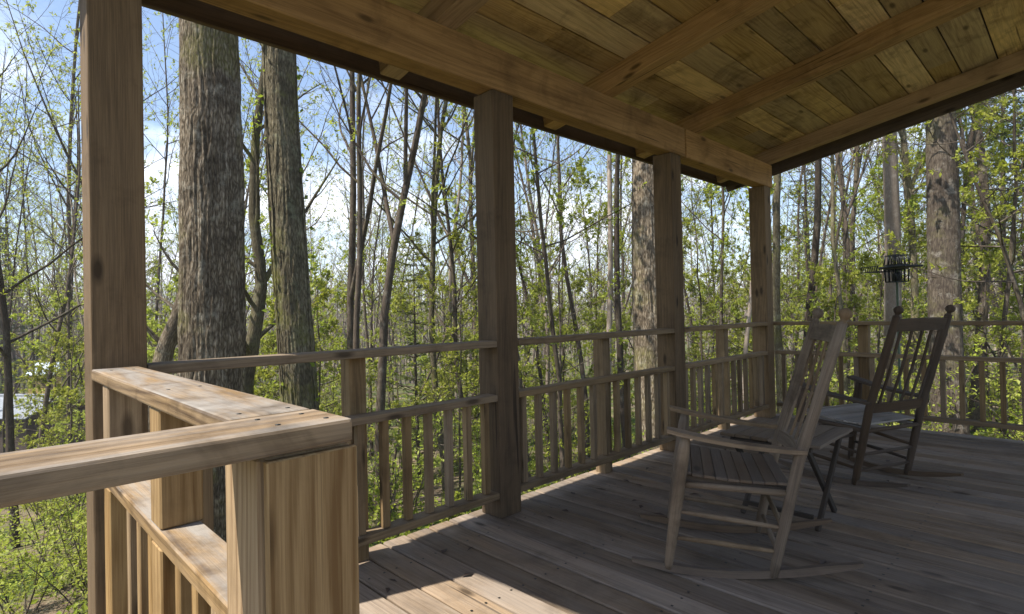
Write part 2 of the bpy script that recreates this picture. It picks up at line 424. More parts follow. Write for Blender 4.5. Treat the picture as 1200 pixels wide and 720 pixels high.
for y0, y1, pp, lab in bays:
    n = round((y1 - y0) / .1385); bs = [(k + .5) * (y1 - y0) / n for k in range(n)]
    railing((PF, y0, 0), lab, 'y', y1 - y0, posts_at=[p - y0 for p in pp], bal=bs)
n = 34; x0 = -2.392; L = 4.9
railing((x0, 6.34, 0), 'far railing section across the end of the porch, behind both rocking chairs', 'x', L, posts_at=(.82, 2.6, 4.3), bal=[(k + .55) * .1385 for k in range(n)], ends=(.1, 0))
# near corner: side B, its newel and the handrail A that comes back past the viewer
nr = railing((-2.39, .305, 0), 'near railing with a broad weathered cap, turning a corner at its newel', 'x', 1.40, mats=(M['cap'], M['newel']),
             posts_at=(), bal=[.42 + .133 * k for k in range(3)] + [.42 + .133 * 4 + .13 * k for k in range(4)], ends=(-.02, .01))
for xx in (.235, .87):
    m = MB(); m.box((xx, .052, .40), (.09, .09, .555), axis=2, bev=.004); m.box((xx, .052, .858), (.09, .09, .274), axis=2, bev=.004); m.build('rail_post', M['newel'], nr)
m = MB()
m.box((1.468, .072, .442), (.146, .148, 1.1), bev=.004, axis=2)
m.build('newel_post', M['newel'], nr)
m = MB(); m.box((1.5515, .0765, .441), (.016, .143, 1.098), bev=.002, axis=2); m.build('face_board', M['newel'], nr)
m = MB(); m.box((1.4925, -.67, 1.0162), (.139, 1.622, .0385), axis=1, bev=.006, seg=2)
cap_a = m.build('handrail_cap', M['cap'], nr)
for sx_, sy_, sz_ in ((1.455, .03, 1.0345), (1.525, .035, 1.0345), (1.46, .10, 1.0345), (1.53, .11, 1.0345), (1.47, -.62, 1.0345), (1.51, -.63, 1.0345),
                      (.13, .04, 1.0338), (.14, .10, 1.0338), (.88, .035, 1.0338), (.87, .105, 1.0338), (1.37, .03, 1.0338), (1.375, .112, 1.0338)):
    m = MB(); m.tube([(sx_, sy_, sz_), (sx_, sy_, sz_ + .002)], .0042, 10); m.build('screw', M['metal'], cap_a)
m = MB(); m.box((1.463, -.72, .701), (.09, 1.42, .038), axis=1, bev=.004); m.build('middle_rail', M['cap'], nr)
m = MB(); m.box((1.4925, -1.40, .405), (.12, .12, 1.18), axis=2, bev=.004); m.build('rail_post', M['newel'], nr)

# ------------------------------------------------------------------ rocking chairs
def rocking_chair(loc, fwd, lab, wood_m, seat_m, rock_m):
    root = empty('rocking_chair', loc, math.atan2(fwd[1], fwd[0]), lab, 'rocking chair', 'rocking chairs on the porch')
    W = .56                                            # outer width over the posts at the front
    X = lambda s: .22 - s                              # s: metres back from the front foot
    def lerp(a, b, t): return tuple(p + (q - p) * t for p, q in zip(a, b))
    for sd in (1, -1):
        yb, yf = sd * .258, sd * .288
        # curved rocker
        m = MB(); pts = []; N = 18
        top, bot = [], []
        for i in range(N + 1):
            s = -.16 + i / N * .95; z = (s - .2) ** 2 / 3.4
            yy = sd * (.286 - .03 * max(0, min(1, s / .45)))
            th = .034 * min(1, .45 + 4 * min(i, N - i) / N)
            pts.append((X(s), yy, z, th))
        vs = []
        for (a, b_, c, th) in pts: vs += [(a, b_ - .013, c), (a, b_ + .013, c), (a, b_ + .013, c + th), (a, b_ - .013, c + th)]
        fs, us = [], []
        for i in range(N):
            for j in range(4):
                k = (j + 1) % 4; fs.append([i * 4 + j, i * 4 + k, i * 4 + 4 + k, i * 4 + 4 + j]); u0, u1 = i * .053, (i + 1) * .053
                us.append([(u0, j * .03), (u0, j * .03 + .03), (u1, j * .03 + .03), (u1, j * .03)])
        fs += [[3, 2, 1, 0], [N * 4 + q for q in range(4)]]; us += [[(0, 0), (0, .01), (.01, .01), (.01, 0)]] * 2
        m.add(vs, fs, us, (rng.random(), rng.random())); m.build('rocker', rock_m, root)
        # front leg, turned
        m = MB(); a = (X(0), yf, .022); b_ = (X(.09), yf, .625)
        ts = [0, .04, .12, .25, .5, .62, .7, .8, .9, 1]; rr = [.017, .019, .021, .024, .027, .027, .026, .028, .026, .02]
        m.tube([lerp(a, b_, t) for t in ts], rr, 12); m.build('front_leg', wood_m, root)
        # back post with finial
        m = MB(); p0, p1, p2 = (X(.443), yb, .022), (X(.555), yb * 1.0, .53), (X(.74), yb * .965, 1.125)
        pp = [p0, lerp(p0, p1, .15), lerp(p0, p1, .5), p1, lerp(p1, p2, .35), lerp(p1, p2, .7), p2]
        m.tube(pp, [.02, .022, .024, .0245, .024, .023, .021], 12); bp = m.build('back_post', wood_m, root)
        d = (Vector(p2) - Vector(p1)).normalized(); q = Vector(p2)
        m = MB(); prof = [(-.004, .022), (.004, .014), (.012, .012), (.018, .016), (.026, .0235), (.036, .027), (.046, .0265), (.055, .021), (.062, .011), (.066, .003)]
        m.tube([tuple(q + d * h_) for h_, _ in prof], [w for _, w in prof], 14); m.build('finial', wood_m, bp)
        # arm: flat shaped board
        m = MB(); ya = sd * .285
        A, B_ = Vector((X(.01), ya + sd * .012, .652)), Vector((X(.585), sd * .268, .572))
        def tp(p, L=(B_ - A).length):
            t = p.x / L + .5
            k = 1.12 - .5 * t + .12 * math.sin(t * 9)
            return Vector((p.x, p.y * k, p.z - .012 * math.sin(t * math.pi)))
        nseg = 10
        for i in range(nseg):
            pass
        bmv, bmf, bmu = [], [], []
        for i in range(nseg + 1):
            t = i / nseg; c = A.lerp(B_, t); c.z -= .014 * math.sin(t * math.pi)
            w = (.046 - .018 * t) * (1 if 0 < i < nseg else .72)
            for (yy, zz) in ((-w, -.009), (w, -.009), (w, .009), (-w, .009)): bmv.append((c.x, c.y + yy, c.z + zz))
        for i in range(nseg):
            for j in range(4):
                k = (j + 1) % 4; bmf.append([i * 4 + j, i * 4 + k, i * 4 + 4 + k, i * 4 + 4 + j])
                bmu.append([(i * .058, j * .04), (i * .058, j * .04 + .04), (i * .058 + .058, j * .04 + .04), (i * .058 + .058, j * .04)])
        bmf += [[3, 2, 1, 0], [nseg * 4 + q for q in range(4)]]; bmu += [[(0, 0), (0, .01), (.01, .01), (.01, 0)]] * 2
        m.add(bmv, bmf, bmu, (rng.random(), rng.random())); m.build('arm', wood_m, root)
        # side rails and stretchers
        m = MB(); m.tube([(X(.07), yf * .97, .405), (X(.527), yb * .97, .385)], .015, 8); m.build('seat_rail', wood_m, root)
        m = MB(); m.tube([(X(.045), yf, .285), (X(.25), sd * .275, .262), (X(.495), yb, .235)], [.009, .013, .009], 8); m.build('stretcher', wood_m, root)
        m = MB(); m.tube([(X(.02), yf, .165), (X(.25), sd * .275, .15), (X(.472), yb, .13)], [.009, .013, .009], 8); m.build('stretcher', wood_m, root)
    for s, z, hw in ((.05, .32, .288), (.035, .21, .288), (.49, .225, .258), (.468, .115, .258)):
        m = MB(); m.tube([(X(s), -hw, z), (X(s), 0, z), (X(s), hw, z)], [.009, .013, .009], 8); m.build('stretcher', wood_m, root)
    m = MB(); m.tube([(X(.075), -.27, .40), (X(.075), .27, .40)], .015, 8); m.build('seat_rail', wood_m, root)
    m = MB(); m.tube([(X(.53), -.258, .385), (X(.53), .258, .385)], .014, 8); m.build('seat_rail', wood_m, root)
    # slatted seat: boards from side to side following a dip
    m = MB(); ns = 9
    for i in range(ns):
        t = (i + .5) / ns; s = .06 + t * .46
        zc = lambda tt: .458 - .024 * math.sin(min(1, tt * 1.1) * math.pi * .62) - .012 * tt + (-.012 if tt < .05 else 0)
        z = zc(t); dz = (zc(t + .04) - zc(t - .04)) / (.08 * .46)
        hw = .285 - .035 * t
        m.box((X(s), 0, z), (.46 / ns - .0015, hw * 2, .014), Matrix.Rotation(math.atan(dz), 3, 'Y'), 1, .003)
    for sd in (1, -1):
        m.bar((X(.075), sd * .235, .425), (X(.3), sd * .222, .40), .024, .03); m.bar((X(.3), sd * .222, .40), (X(.52), sd * .205, .388), .024, .026)
    m.build('seat', seat_m, root)
    # back: crest, lower rail, slats between
    def onback(s, z, y): return (X(s), y, z)
    k = (.74 - .555) / (1.125 - .53)
    sb = lambda z: .555 + (z - .53) * k
    def arc(z, w, t, name, hgt, bow=.02):
        m = MB(); N = 10; vs, fs, us = [], [], []
        dn = Vector((-k, 0, 1)).normalized(); nn = Vector((1, 0, k)).normalized()
        for i in range(N + 1):
            q = i / N * 2 - 1; c = Vector((X(sb(z)) - bow * (1 - q * q), q * w, z))
            for (aa, bb) in ((-.5, -.5), (.5, -.5), (.5, .5), (-.5, .5)):
                p = c + nn * (aa * t) + dn * (bb * (hgt + (.012 * (1 - q * q) if bb > 0 else 0))); vs.append(tuple(p))
        for i in range(N):
            for j in range(4):
                kk = (j + 1) % 4; fs.append([i * 4 + j, i * 4 + kk, i * 4 + 4 + kk, i * 4 + 4 + j])
                us.append([(i * .045, j * .04), (i * .045, j * .04 + .04), (i * .045 + .045, j * .04 + .04), (i * .045 + .045, j * .04)])
        m.add(vs, fs, us, (rng.random(), rng.random())); m.build(name, wood_m, root)
    arc(1.068, .247, .018, 'crest_rail', .075)
    arc(.535, .256, .02, 'lower_back_rail', .06)
    for i in range(5):
        q = (i - 2) / 2.6; bow = .02 * (1 - q * q)
        a = Vector((X(sb(.55)) - bow, q * .25, .55)); b_ = Vector((X(sb(1.045)) - bow, q * .24, 1.045))
        mid = a.lerp(b_, .5) + Vector((-.006, 0, 0))
        m = MB(); m.bar(a, mid, .021, .01, up=(1, 0, .3), bev=.002); m.bar(mid, b_, .021, .01, up=(1, 0, .3), bev=.002); m.build('back_slat', wood_m, root)
    return root
rocking_chair((-1.30, 2.635, 0), (-.875, -.485), 'nearer weathered pale wooden rocking chair with dark seat, facing left', M['chair_a'], M['seat_a'], M['rocker_a'])
f2 = (-.925, .38)
rocking_chair((-.99 + f2[0] * .222, 4.41 + f2[1] * .222, 0), f2, 'farther dark wooden rocking chair with grey slatted seat, its back to the viewer', M['chair_b'], M['seat_b'], M['rocker_a'])

# folding side table between the chairs
tb = empty('folding_table', (-1.235, 3.42, 0), 0, 'low folding wooden table with dark crossed legs between the two rocking chairs', 'side table')
m = MB()
for k in range(6): m.box((-.225 + k * .09, 0, .470), (.084, .58, .018), axis=1, bev=.003)
m.build('tabletop', M['table'], tb)
for sx in (-.2, .2):
    for q in (1, -1):
        m = MB(); m.bar((sx + q * .012, -.19 * q, .002), (sx + q * .012, .25 * q, .452), .022, .034, up=(0, -1, 1), bev=.003); m.build('leg', M['dark'], tb)
for yy, zz in ((-.235, .437), (.235, .437)):
    m = MB(); m.bar((-.21, yy, zz), (.21, yy, zz), .03, .022); m.build('apron', M['dark'], tb)
m = MB(); m.bar((-.185, -.16, .06), (.185, -.16, .06), .02, .025); m.build('cross_bar', M['dark'], tb)

# a few dry leaves and twigs blown onto the boards
g = random.Random(31); m = MB()
for i in range(46):
    x_, y_ = (g.uniform(-2.35, .8), g.uniform(.9, 6.2)) if g.random() < .6 else (g.uniform(-2.4, -2.1), g.uniform(.6, 6.2))
    a = g.uniform(0, 6.28); L_, W_ = g.uniform(.018, .04), g.uniform(.008, .018); ca, sa = math.cos(a), math.sin(a)
    vs = [(x_ + p * ca - q * sa, y_ + p * sa + q * ca, .004 + h_) for p, q, h_ in ((-L_, 0, .002), (0, W_, g.uniform(.004, .014)), (L_, 0, .003), (0, -W_, g.uniform(.003, .01)))]
    m.add(vs, [[0, 1, 2], [0, 2, 3]], [[(0, 0)] * 3] * 2, (g.random(), .5))
tag(m.build('fallen_leaves', M['brown']), 'small dry brown leaves scattered on the deck boards', 'fallen leaves', kind='stuff')

# ------------------------------------------------------------------ bird feeder station outside the far rail
fx, fy = spot(1052, 6.3)
gz0 = gz(fx, fy)
fd = empty('bird_feeder', (fx, fy, gz0), R(-40), 'black wire bird feeder with side tray on a green pole beyond the far railing', 'bird feeder')
Z0 = 1.58 - gz0
m = MB(); m.tube([(0, 0, -.3), (0, 0, Z0)], .012, 10); m.build('pole', M['pole'], fd)
m = MB(); m.box((.05, 0, Z0 + .032), (.40, .22, .022), bev=.006); m.build('tray', M['metal'], fd)
m = MB()
for k in range(8): m.box((-.19 - k * .037, 0, Z0 + .001), (.006, .2, .006), bev=0); m.bar((-.19 - k * .037, .1, Z0), (-.165 - k * .037, .1, Z0 + .06), .006, .006, bev=0); m.bar((-.19 - k * .037, -.1, Z0), (-.165 - k * .037, -.1, Z0 + .06), .006, .006, bev=0)
m.box((-.3, .1, Z0 + .062), (.3, .01, .01), bev=0); m.box((-.3, -.1, Z0 + .062), (.3, .01, .01), bev=0)
m.box((-.3, .1, Z0), (.3, .01, .01), bev=0); m.box((-.3, -.1, Z0), (.3, .01, .01), bev=0)
m.build('wire_shelf', M['metal'], fd)
def cage(z0, z1, w0, w1, name):
    m = MB(); cs = [(-1, -1), (1, -1), (1, 1), (-1, 1)]
    for i in range(4):
        a, b_ = cs[i], cs[(i + 1) % 4]
        for w, z in ((w0, z0), (w1, z1)): m.bar((a[0] * w, a[1] * w, z), (b_[0] * w, b_[1] * w, z), .011, .011, bev=0)
        for k in range(3):
            t = k / 3; p = (a[0] + (b_[0] - a[0]) * t, a[1] + (b_[1] - a[1]) * t)
            m.tube([(p[0] * w0, p[1] * w0, z0), (p[0] * w1, p[1] * w1, z1)], .0055 if k else .009, 6)
    m.build(name, M['metal'], fd)
cage(Z0 + .06, Z0 + .165, .085, .075, 'upper_cage'); cage(Z0 - .13, Z0 + .01, .075, .08, 'lower_cage')
m = MB(); m.box((0, 0, Z0 - .075), (.08, .05, .10), bev=.01); m.build('seed_box', M['metal'], fd)

# ------------------------------------------------------------------ trees
class TM(MB):
    """adds flat leaf faces quickly"""
    def leaf(self, p, d, n, L, W, mi):
        s = n.cross(d)
        if s.length < 1e-4: return
        s.normalize(); n2 = d.cross(s)
        a = p; b = p + d * (L * .45) + s * (W * .5) + n2 * (W * .12); c = p + d * L; e = p + d * (L * .45) - s * (W * .5) + n2 * (W * .12)
        o = self.nv
        self.v.append(np.array([a, b, c, e])); self.nv += 4
        self.f.append([o, o + 1, o + 2, o + 3]); self.uv.extend([(0, 0), (1, 0), (1, 1), (0, 1)]); self.rn.extend([(.5, .5)] * 4)
        self.mi.append(mi); self.sm.append(False)
def rv(g): 
    v = Vector((g.gauss(0, 1), g.gauss(0, 1), g.gauss(0, 1))); return v.normalized() if v.length > 1e-6 else Vector((0, 0, 1))
def path(g, p, d, L, n, wob, up):
    pts = [Vector(p)]; d = Vector(d).normalized()
    for i in range(n):
        d = (d + rv(g) * wob + Vector((0, 0, up))).normalized(); pts.append(pts[-1] + d * (L / n))
    return pts, d
def along(pts, t):
    k = t * (len(pts) - 1); i = min(int(k), len(pts) - 2); return pts[i].lerp(pts[i + 1], k - i), (pts[i + 1] - pts[i]).normalized()

def tree_mesh(seed, Ht, r0, first=.35, limbs=14, limb=.28, sub=5, twig=4, leafn=4, leafs=.07, wob=.06, lean=(0, 0), fork=0, elev=(25, 60), side=8, top=.16, curve=None, droop=0.0, leaf_from=0.0):
    """returns (trunk builder, crown builder); crown has material 0 bark, 1 leaf"""
    g = random.Random(seed); T, K = TM(), TM()
    n = 14
    pts = [Vector((0, 0, -.5))]; d = Vector((lean[0], lean[1], 1)).normalized()
    if curve: pts = [Vector(p) for p in curve]; n = len(pts) - 1
    else:
        for i in range(n):
            d = (d + Vector((g.gauss(0, wob), g.gauss(0, wob), 0)) + Vector((0, 0, .03))).normalized(); pts.append(pts[-1] + d * ((Ht + .5) / n))
    rad = lambda t: r0 * ((1 - t) ** .8 * (1 - top) + top) * (1 + .45 * math.exp(-max(0, t * Ht - .3) / .35))
    # densify
    fine, rr = [], []
    N = max(24, n * 2)
    for i in range(N + 1): p, _ = along(pts, i / N); fine.append(p); rr.append(rad(i / N))
    T.tube(fine, rr, side)
    stems = [(pts, rad)]
    for q in range(fork):
        t0 = g.uniform(.22, .5); p, d0 = along(pts, t0); a = g.uniform(0, 6.28)
        fp, _ = path(g, p, d0 + Vector((math.cos(a), math.sin(a), 0)) * .5, Ht * (1 - t0) * .85, 10, .05, .08)
        r1 = rad(t0) * .7; fr = lambda t, r1=r1: r1 * (1 - t * .85)
        T.tube(fp, [fr(i / 10) for i in range(11)], max(5, side - 2), cap=False); stems.append((fp, fr))
    for sp, rf in stems:
        az = g.uniform(0, 6.28)
        nl = limbs if sp is pts else int(limbs * .6)
        f0 = first if sp is pts else .3
        for i in range(nl):
            t = f0 + (1 - f0) * (i + g.random()) / nl * .98; az += 2.4 + g.uniform(-.5, .5)
            p, d0 = along(sp, t); el = R(g.uniform(*elev)); L = Ht * limb * (1.05 - .7 * (t - f0) / (1 - f0 + 1e-6)) * g.uniform(.6, 1.2)
            dd = Vector((math.cos(az) * math.cos(el), math.sin(az) * math.cos(el), math.sin(el)))
            rl = min(rf(t) * .5, .012 + L * .018)
            lp, _ = path(g, p, dd, L, 7, .16, .05 - droop)
            T.tube(lp, [rl * (1 - .8 * j / 7) for j in range(8)], max(4, side - 3), cap=False)
            for s in range(sub):
                ts = .25 + .75 * (s + g.random()) / sub; p2, d2 = along(lp, min(ts, .999)); L2 = L * g.uniform(.25, .5) * (1.15 - ts * .5)
                sp2, _ = path(g, p2, d2 + rv(g) * .75, L2, 4, .2, .05 - droop)
                r2_ = max(.0035, rl * .33 * (1 - ts * .5)); K.tube(sp2, [r2_ * (1 - .7 * j / 4) for j in range(5)], 4, cap=False)
                for w in range(twig):
                    tw = g.uniform(.2, 1.0); p3, d3 = along(sp2, min(tw, .999)); L3 = g.uniform(.18, .5) * min(1.0, L2 + .2)
                    tp, _ = path(g, p3, d3 + rv(g) * .8, L3, 2, .25, .03 - droop); K.tube(tp, [.0032, .0026, .0018], 3, cap=False)
                    if t > leaf_from:
                        for q in range(int(leafn * 1.8) if g.random() < .55 else 0):
                            p4, d4 = along(tp, (.45 + .55 * g.random() ** .6) * .999); dl = (d4 * .4 + rv(g)).normalized(); nn = (Vector((0, 0, 1)) + rv(g) * .7).normalized()
                            K.leaf(p4, dl, nn, leafs * g.uniform(.45, 1.45), leafs * g.uniform(.35, .8), 1)
    return T, K

def conifer_mesh(seed, Ht, r0, first=.08, whorl=.42, spread=.2, needle=.12, dens=10):
    g = random.Random(seed); T, K = TM(), TM()
    pts, _ = path(g, (0, 0, -.4), (0, 0, 1), Ht + .4, 12, .02, .05)
    T.tube(pts, [r0 * (1 - .92 * i / 12) for i in range(13)], 8)
    z = first * Ht
    while z < Ht * .97:
        t = z / Ht; p, _ = along(pts, (z + .4) / (Ht + .4)); L0 = Ht * spread * (1 - t) ** .8 + .12
        for k in range(5):
            az = g.uniform(0, 6.28); L = L0 * g.uniform(.6, 1.15); dd = Vector((math.cos(az), math.sin(az), g.uniform(0, .4)))
            lp, _ = path(g, p, dd, L, 4, .1, -.02); K.tube(lp, [.006 + L * .006, .006 + L * .004, .005, .004, .003], 4, cap=False)
            nn = int(L * dens) + 3
            for q in range(nn):
                p2, d2 = along(lp, (.15 + .85 * (q + g.random()) / nn) * .999)
                for sd in (-1, 1):
                    s = d2.cross(Vector((0, 0, 1))).normalized() * sd
                    dl = (d2 * .8 + s + rv(g) * .35 + Vector((0, 0, -.1))).normalized(); ln = needle * g.uniform(.7, 1.5)
                    K.leaf(p2, dl, (Vector((0, 0, 1)) + rv(g) * .5).normalized(), ln, ln * .28, 1)
                    K.leaf(p2 + dl * ln * .3, (dl + rv(g) * .7).normalized(), rv(g), ln * .7, ln * .18, 1)
        z += whorl * g.uniform(.6, 1.2) * (.4 + .6 * (1 - t))
    return T, K

def shrub_mesh(seed, Ht, wd, stems=9, leafs=.062, leafn=9, br=8):
    g = random.Random(seed); T, K = TM(), TM()
    for i in range(stems):
        a = g.uniform(0, 6.28); d = Vector((math.cos(a) * wd, math.sin(a) * wd, 1))
        sp, _ = path(g, (g.gauss(0, .1), g.gauss(0, .1), -.15), d, Ht * g.uniform(.6, 1.15), 6, .14, .06)
        T.tube(sp, [.014 * (1 - .75 * j / 6) for j in range(7)], 5, cap=False)
        for s in range(br):
            p, d2 = along(sp, g.uniform(.2, .999)); tp, _ = path(g, p, d2 * .5 + rv(g), Ht * g.uniform(.15, .38), 4, .2, .0)
            K.tube(tp, [.005, .0045, .004, .003, .002], 3, cap=False)
            for q in range(leafn * 2):
                p4, d4 = along(tp, g.uniform(.15, .999)); dl = (d4 * .5 + rv(g)).normalized()
                K.leaf(p4 + rv(g) * .04, dl, (Vector((0, 0, 1)) + rv(g) * .6).normalized(), leafs * g.uniform(.6, 1.4), leafs * g.uniform(.4, .75), 1)
    return T, K

def plant(name, TK, loc, rz_, lab, cat, group, bm, lm, tn='trunk', cn='crown', scale=1.0):
    root = empty(name, loc, rz_, lab, cat, group); root.scale = (scale,) * 3
    TK[0].build(tn, bm, root); TK[1].build(cn, [bm, lm], root)
    return root
def kids(o): return [c for c in C.objects if c.parent is o]
def copy_thing(o, ch, loc, rz_, sc, lab=None):
    r = o.copy(); C.objects.link(r); r.location = loc; r.rotation_euler = (rng.gauss(0, .025), rng.gauss(0, .025), rz_); r.scale = (sc, sc, sc * rng.uniform(.9, 1.1))
    if lab: r['label'] = lab
    for c in ch:
        k = c.copy(); C.objects.link(k); k.parent = r
    return r

# --- the big foreground trunks, with modelled bark ridges
def big_trunk(name, px, depth, r, seed, lab, Ht=22, lean=(0, 0), mat='bark_big', ridge=.022, sides=150, zt=6.5, vine=0, leafm='leaf', first=.42, flare=.35):
    x, y = spot(px, depth); z0 = gz(x, y)
    root = empty(name, (x, y, z0), 0, lab, 'tree', 'broad old trunks close to the porch')
    m = MB(); rings = int(zt * 34); vs = []; fs = []; us = []
    zs = [-.4 + (zt + .4) * i / rings for i in range(rings + 1)]
    off = seed * 9.7
    for z in zs:
        cx, cy = lean[0] * z + .03 * math.sin(z * .7 + off), lean[1] * z + .03 * math.cos(z * .5 + off)
        base = r * (1 - .022 * z) * (1 + flare * math.exp(-max(0, z) / .5))
        for j in range(sides):
            a = j / sides * 2 * math.pi; ca, sa = math.cos(a), math.sin(a)
            q = 2 * math.pi * r
            w = mnoise.noise((ca * 1.2 + off, sa * 1.2, z * .35)) * .07 + mnoise.noise((ca * 2.6 + off, sa * 2.6, z * 1.4)) * .035
            kx = (ca * r * 24 + off * 3, sa * r * 24 + .6 * mnoise.noise((z * 2.2, a * 2, off)), z * 1.7)
            rg = 1 - abs(mnoise.noise(kx)) * 2.3
            rg = max(-.6, rg) + .35 * mnoise.noise((ca * r * 60, sa * r * 60, z * 9 + off))
            rr = base * (1 + w) + ridge * rg
            vs.append((cx + rr * ca, cy + rr * sa, z))
    for i in range(rings):
        for j in range(sides):
            k = (j + 1) % sides; p = i * sides; fs.append([p + j, p + k, p + sides + k, p + sides + j])
            u0, u1 = zs[i], zs[i + 1]; v0, v1 = j / sides * 6.283 * r, (j + 1) / sides * 6.283 * r; us.append([(u0, v0), (u0, v1), (u1, v1), (u1, v0)])
    m.add(vs, fs, us, (.5, .5), 0, True); m.build('trunk', M[mat], root)
    # upper trunk, limbs and crown
    T, K = tree_mesh(seed, Ht - zt, r * (1 - .022 * zt), 0.18, 11, .32, 5, 4, 1, .075, .04, lean, 0, (35, 65), 10)
    dx = (lean[0] * zt + .03 * math.sin(zt * .7 + off), lean[1] * zt + .03 * math.cos(zt * .5 + off), zt + .4)
    for B in (T, K): B.v = [v + np.array(dx) for v in B.v]
    T.build('limbs', M[mat], root); K.build('crown', [M[mat], M[leafm]], root)
    if vine:
        g = random.Random(seed + 5); V_ = TM()
        for s in range(7):
            a = g.uniform(0, 6.28); pp = []
            for i in range(22):
                z = i / 21 * zt; a += g.gauss(0, .1); rr = r * (1 - .022 * z) * (1 + flare * math.exp(-z / .5)) + .02
                pp.append(Vector((lean[0] * z + .03 * math.sin(z * .7 + off) + rr * math.cos(a), lean[1] * z + .03 * math.cos(z * .5 + off) + rr * math.sin(a), z)))
            V_.tube(pp, .009, 4, cap=False)
            for q in range(vine):
                p, d = along(pp, g.random() * .999); out = Vector((p.x - lean[0] * p.z, p.y - lean[1] * p.z, 0)).normalized()
                V_.leaf(p + out * g.uniform(.01, .1) + rv(g) * .05, (out * .4 + rv(g)).normalized(), (out + rv(g) * .5).normalized(), g.uniform(.05, .1), g.uniform(.035, .07), 1)
        V_.build('climbing_vine', [M[mat], M['leaf_dark']], root)
    return root
big_trunk('oak_tree', 243, 6.4, .352, 3, 'broadest old tree trunk with rough furrowed bark, just right of the near porch post', lean=(.0, .006), zt=9.6, sides=200, ridge=.016)
big_trunk('oak_tree', 353, 7.6, .245, 11, 'mossy dark tree trunk with small climbing leaves, right of the broadest trunk', mat='bark_moss', lean=(-.02, -.02), vine=46, ridge=.013, sides=150, zt=9.6)
big_trunk('oak_tree', 760, 9.2, .27, 17, 'broad grey tree trunk half hidden behind the third porch post', ridge=.011, sides=130, zt=8.5, lean=(.006, .006))
big_trunk('oak_tree', 1112, 10.5, .27, 23, 'broad mottled tree trunk beyond the far railing, right of the bird feeder', ridge=.006, sides=100, zt=9.0, lean=(-.012, .0), mat='bark_brown', flare=.25)

# --- other single trees the photograph shows clearly: px, depth, radius, height, options
GT = 'single trees in front of the woods'
special = [
    (42, 15, .07, 12, dict(limbs=20, first=.25, leafn=3), 'bark', 'thin dark young tree left of the near porch post, in front of the pale roof'),
    (12, 11, .08, 13, dict(limbs=22, first=.3, leafn=3, sub=6), 'bark', 'twiggy bare tree at the left edge of the picture'),
    (395, 11, .075, 15, dict(limbs=14, first=.45, lean=(.02, .0)), 'bark', 'straight slim stem, first of the clump of stems right of the mossy trunk'),
    (412, 11.5, .095, 16, dict(limbs=14, first=.45, fork=1), 'bark', 'middle stem of the clump of stems right of the mossy trunk'),
    (436, 11, .10, 15, dict(limbs=13, first=.42, fork=2, lean=(.02, .03)), 'bark', 'leaning forked stem at the right of the clump of stems'),
    (520, 13, .085, 15, dict(limbs=18, first=.3, fork=1, leafn=5), 'bark_moss', 'slim upright tree left of the second porch post with many thin branches'),
    (552, 14, .07, 12, dict(limbs=16, first=.3, lean=(-.06, -.05), leafn=5), 'bark', 'slender leaning tree just left of the second porch post'),
    (616, 12, .075, 15, dict(limbs=15, first=.35, leafn=6), 'bark', 'slender tree just right of the second porch post'),
    (642, 16, .06, 14, dict(limbs=14, first=.4), 'bark', 'thin dark tree under the spray of yellow-green leaves'),
    (684, 14, .07, 15, dict(limbs=12, first=.45, lean=(-.04, .03)), 'bark', 'thin tree with a leaning foot in the middle of the second opening'),
    (706, 13, .075, 17, dict(limbs=10, first=.55), 'bark_pale', 'pale straight tree stem left of the broad grey trunk'),
    (731, 13, .085, 16, dict(limbs=11, first=.5), 'bark', 'dark slim stem touching the left of the broad grey trunk'),
    (838, 14, .05, 13, dict(limbs=14, first=.4), 'bark', 'thin tree in the middle of the narrow third opening'),
    (861, 13, .06, 14, dict(limbs=12, first=.45), 'bark_pale', 'pale thin tree just left of the far corner post'),
    (913, 12.5, .10, 17, dict(limbs=10, first=.55), 'bark_moss', 'straight dark tree just right of the far corner post'),
    (939, 15, .115, 17, dict(limbs=12, first=.45, leafn=5), 'bark', 'straight slim tree second to the right of the far corner post'),
    (968, 15, .05, 13, dict(limbs=15, first=.4), 'bark', 'thin twiggy tree above the nearer rocking chair'),
    (987, 12, .055, 14, dict(limbs=10, first=.5, lean=(.015, -.01)), 'bark_moss', 'very thin dark tree rising behind the top of the nearer rocking chair'),
    (1008, 17, .08, 15, dict(limbs=12, first=.45, fork=1), 'bark', 'slim forked tree between the rocking chair and the pale trunk'),
    (1043, 12.5, .19, 18, dict(limbs=10, first=.55, side=14, wob=.012), 'bark_pale', 'pale smooth trunk straight behind the bird feeder'),
    (1066, 13.5, .10, 14, dict(limbs=12, first=.42, fork=2), 'bark_moss', 'dark forked tree right behind the bird feeder, beside the pale trunk'),
    (1140, 14, .13, 18, dict(limbs=10, first=.5, side=10), 'bark', 'slim grey tree just right of the broad mottled trunk'),
    (1185, 17, .09, 15, dict(limbs=12, first=.45), 'bark', 'slim bare grey tree at the right edge of the picture'),
]
for i, (px, dp, r, Ht, kw, bm, lab) in enumerate(special):
    x, y = spot(px, dp); a = dict(leafn=4, leafs=.062, limb=.26, sub=6, twig=5, wob=.045); a.update(kw)
    plant('slim_tree', tree_mesh(100 + i, Ht, r, **a), (x, y, gz(x, y)), rng.uniform(0, 6.28) if 'lean' not in kw else 0, lab, 'tree', GT, M[bm], M['leaf'])
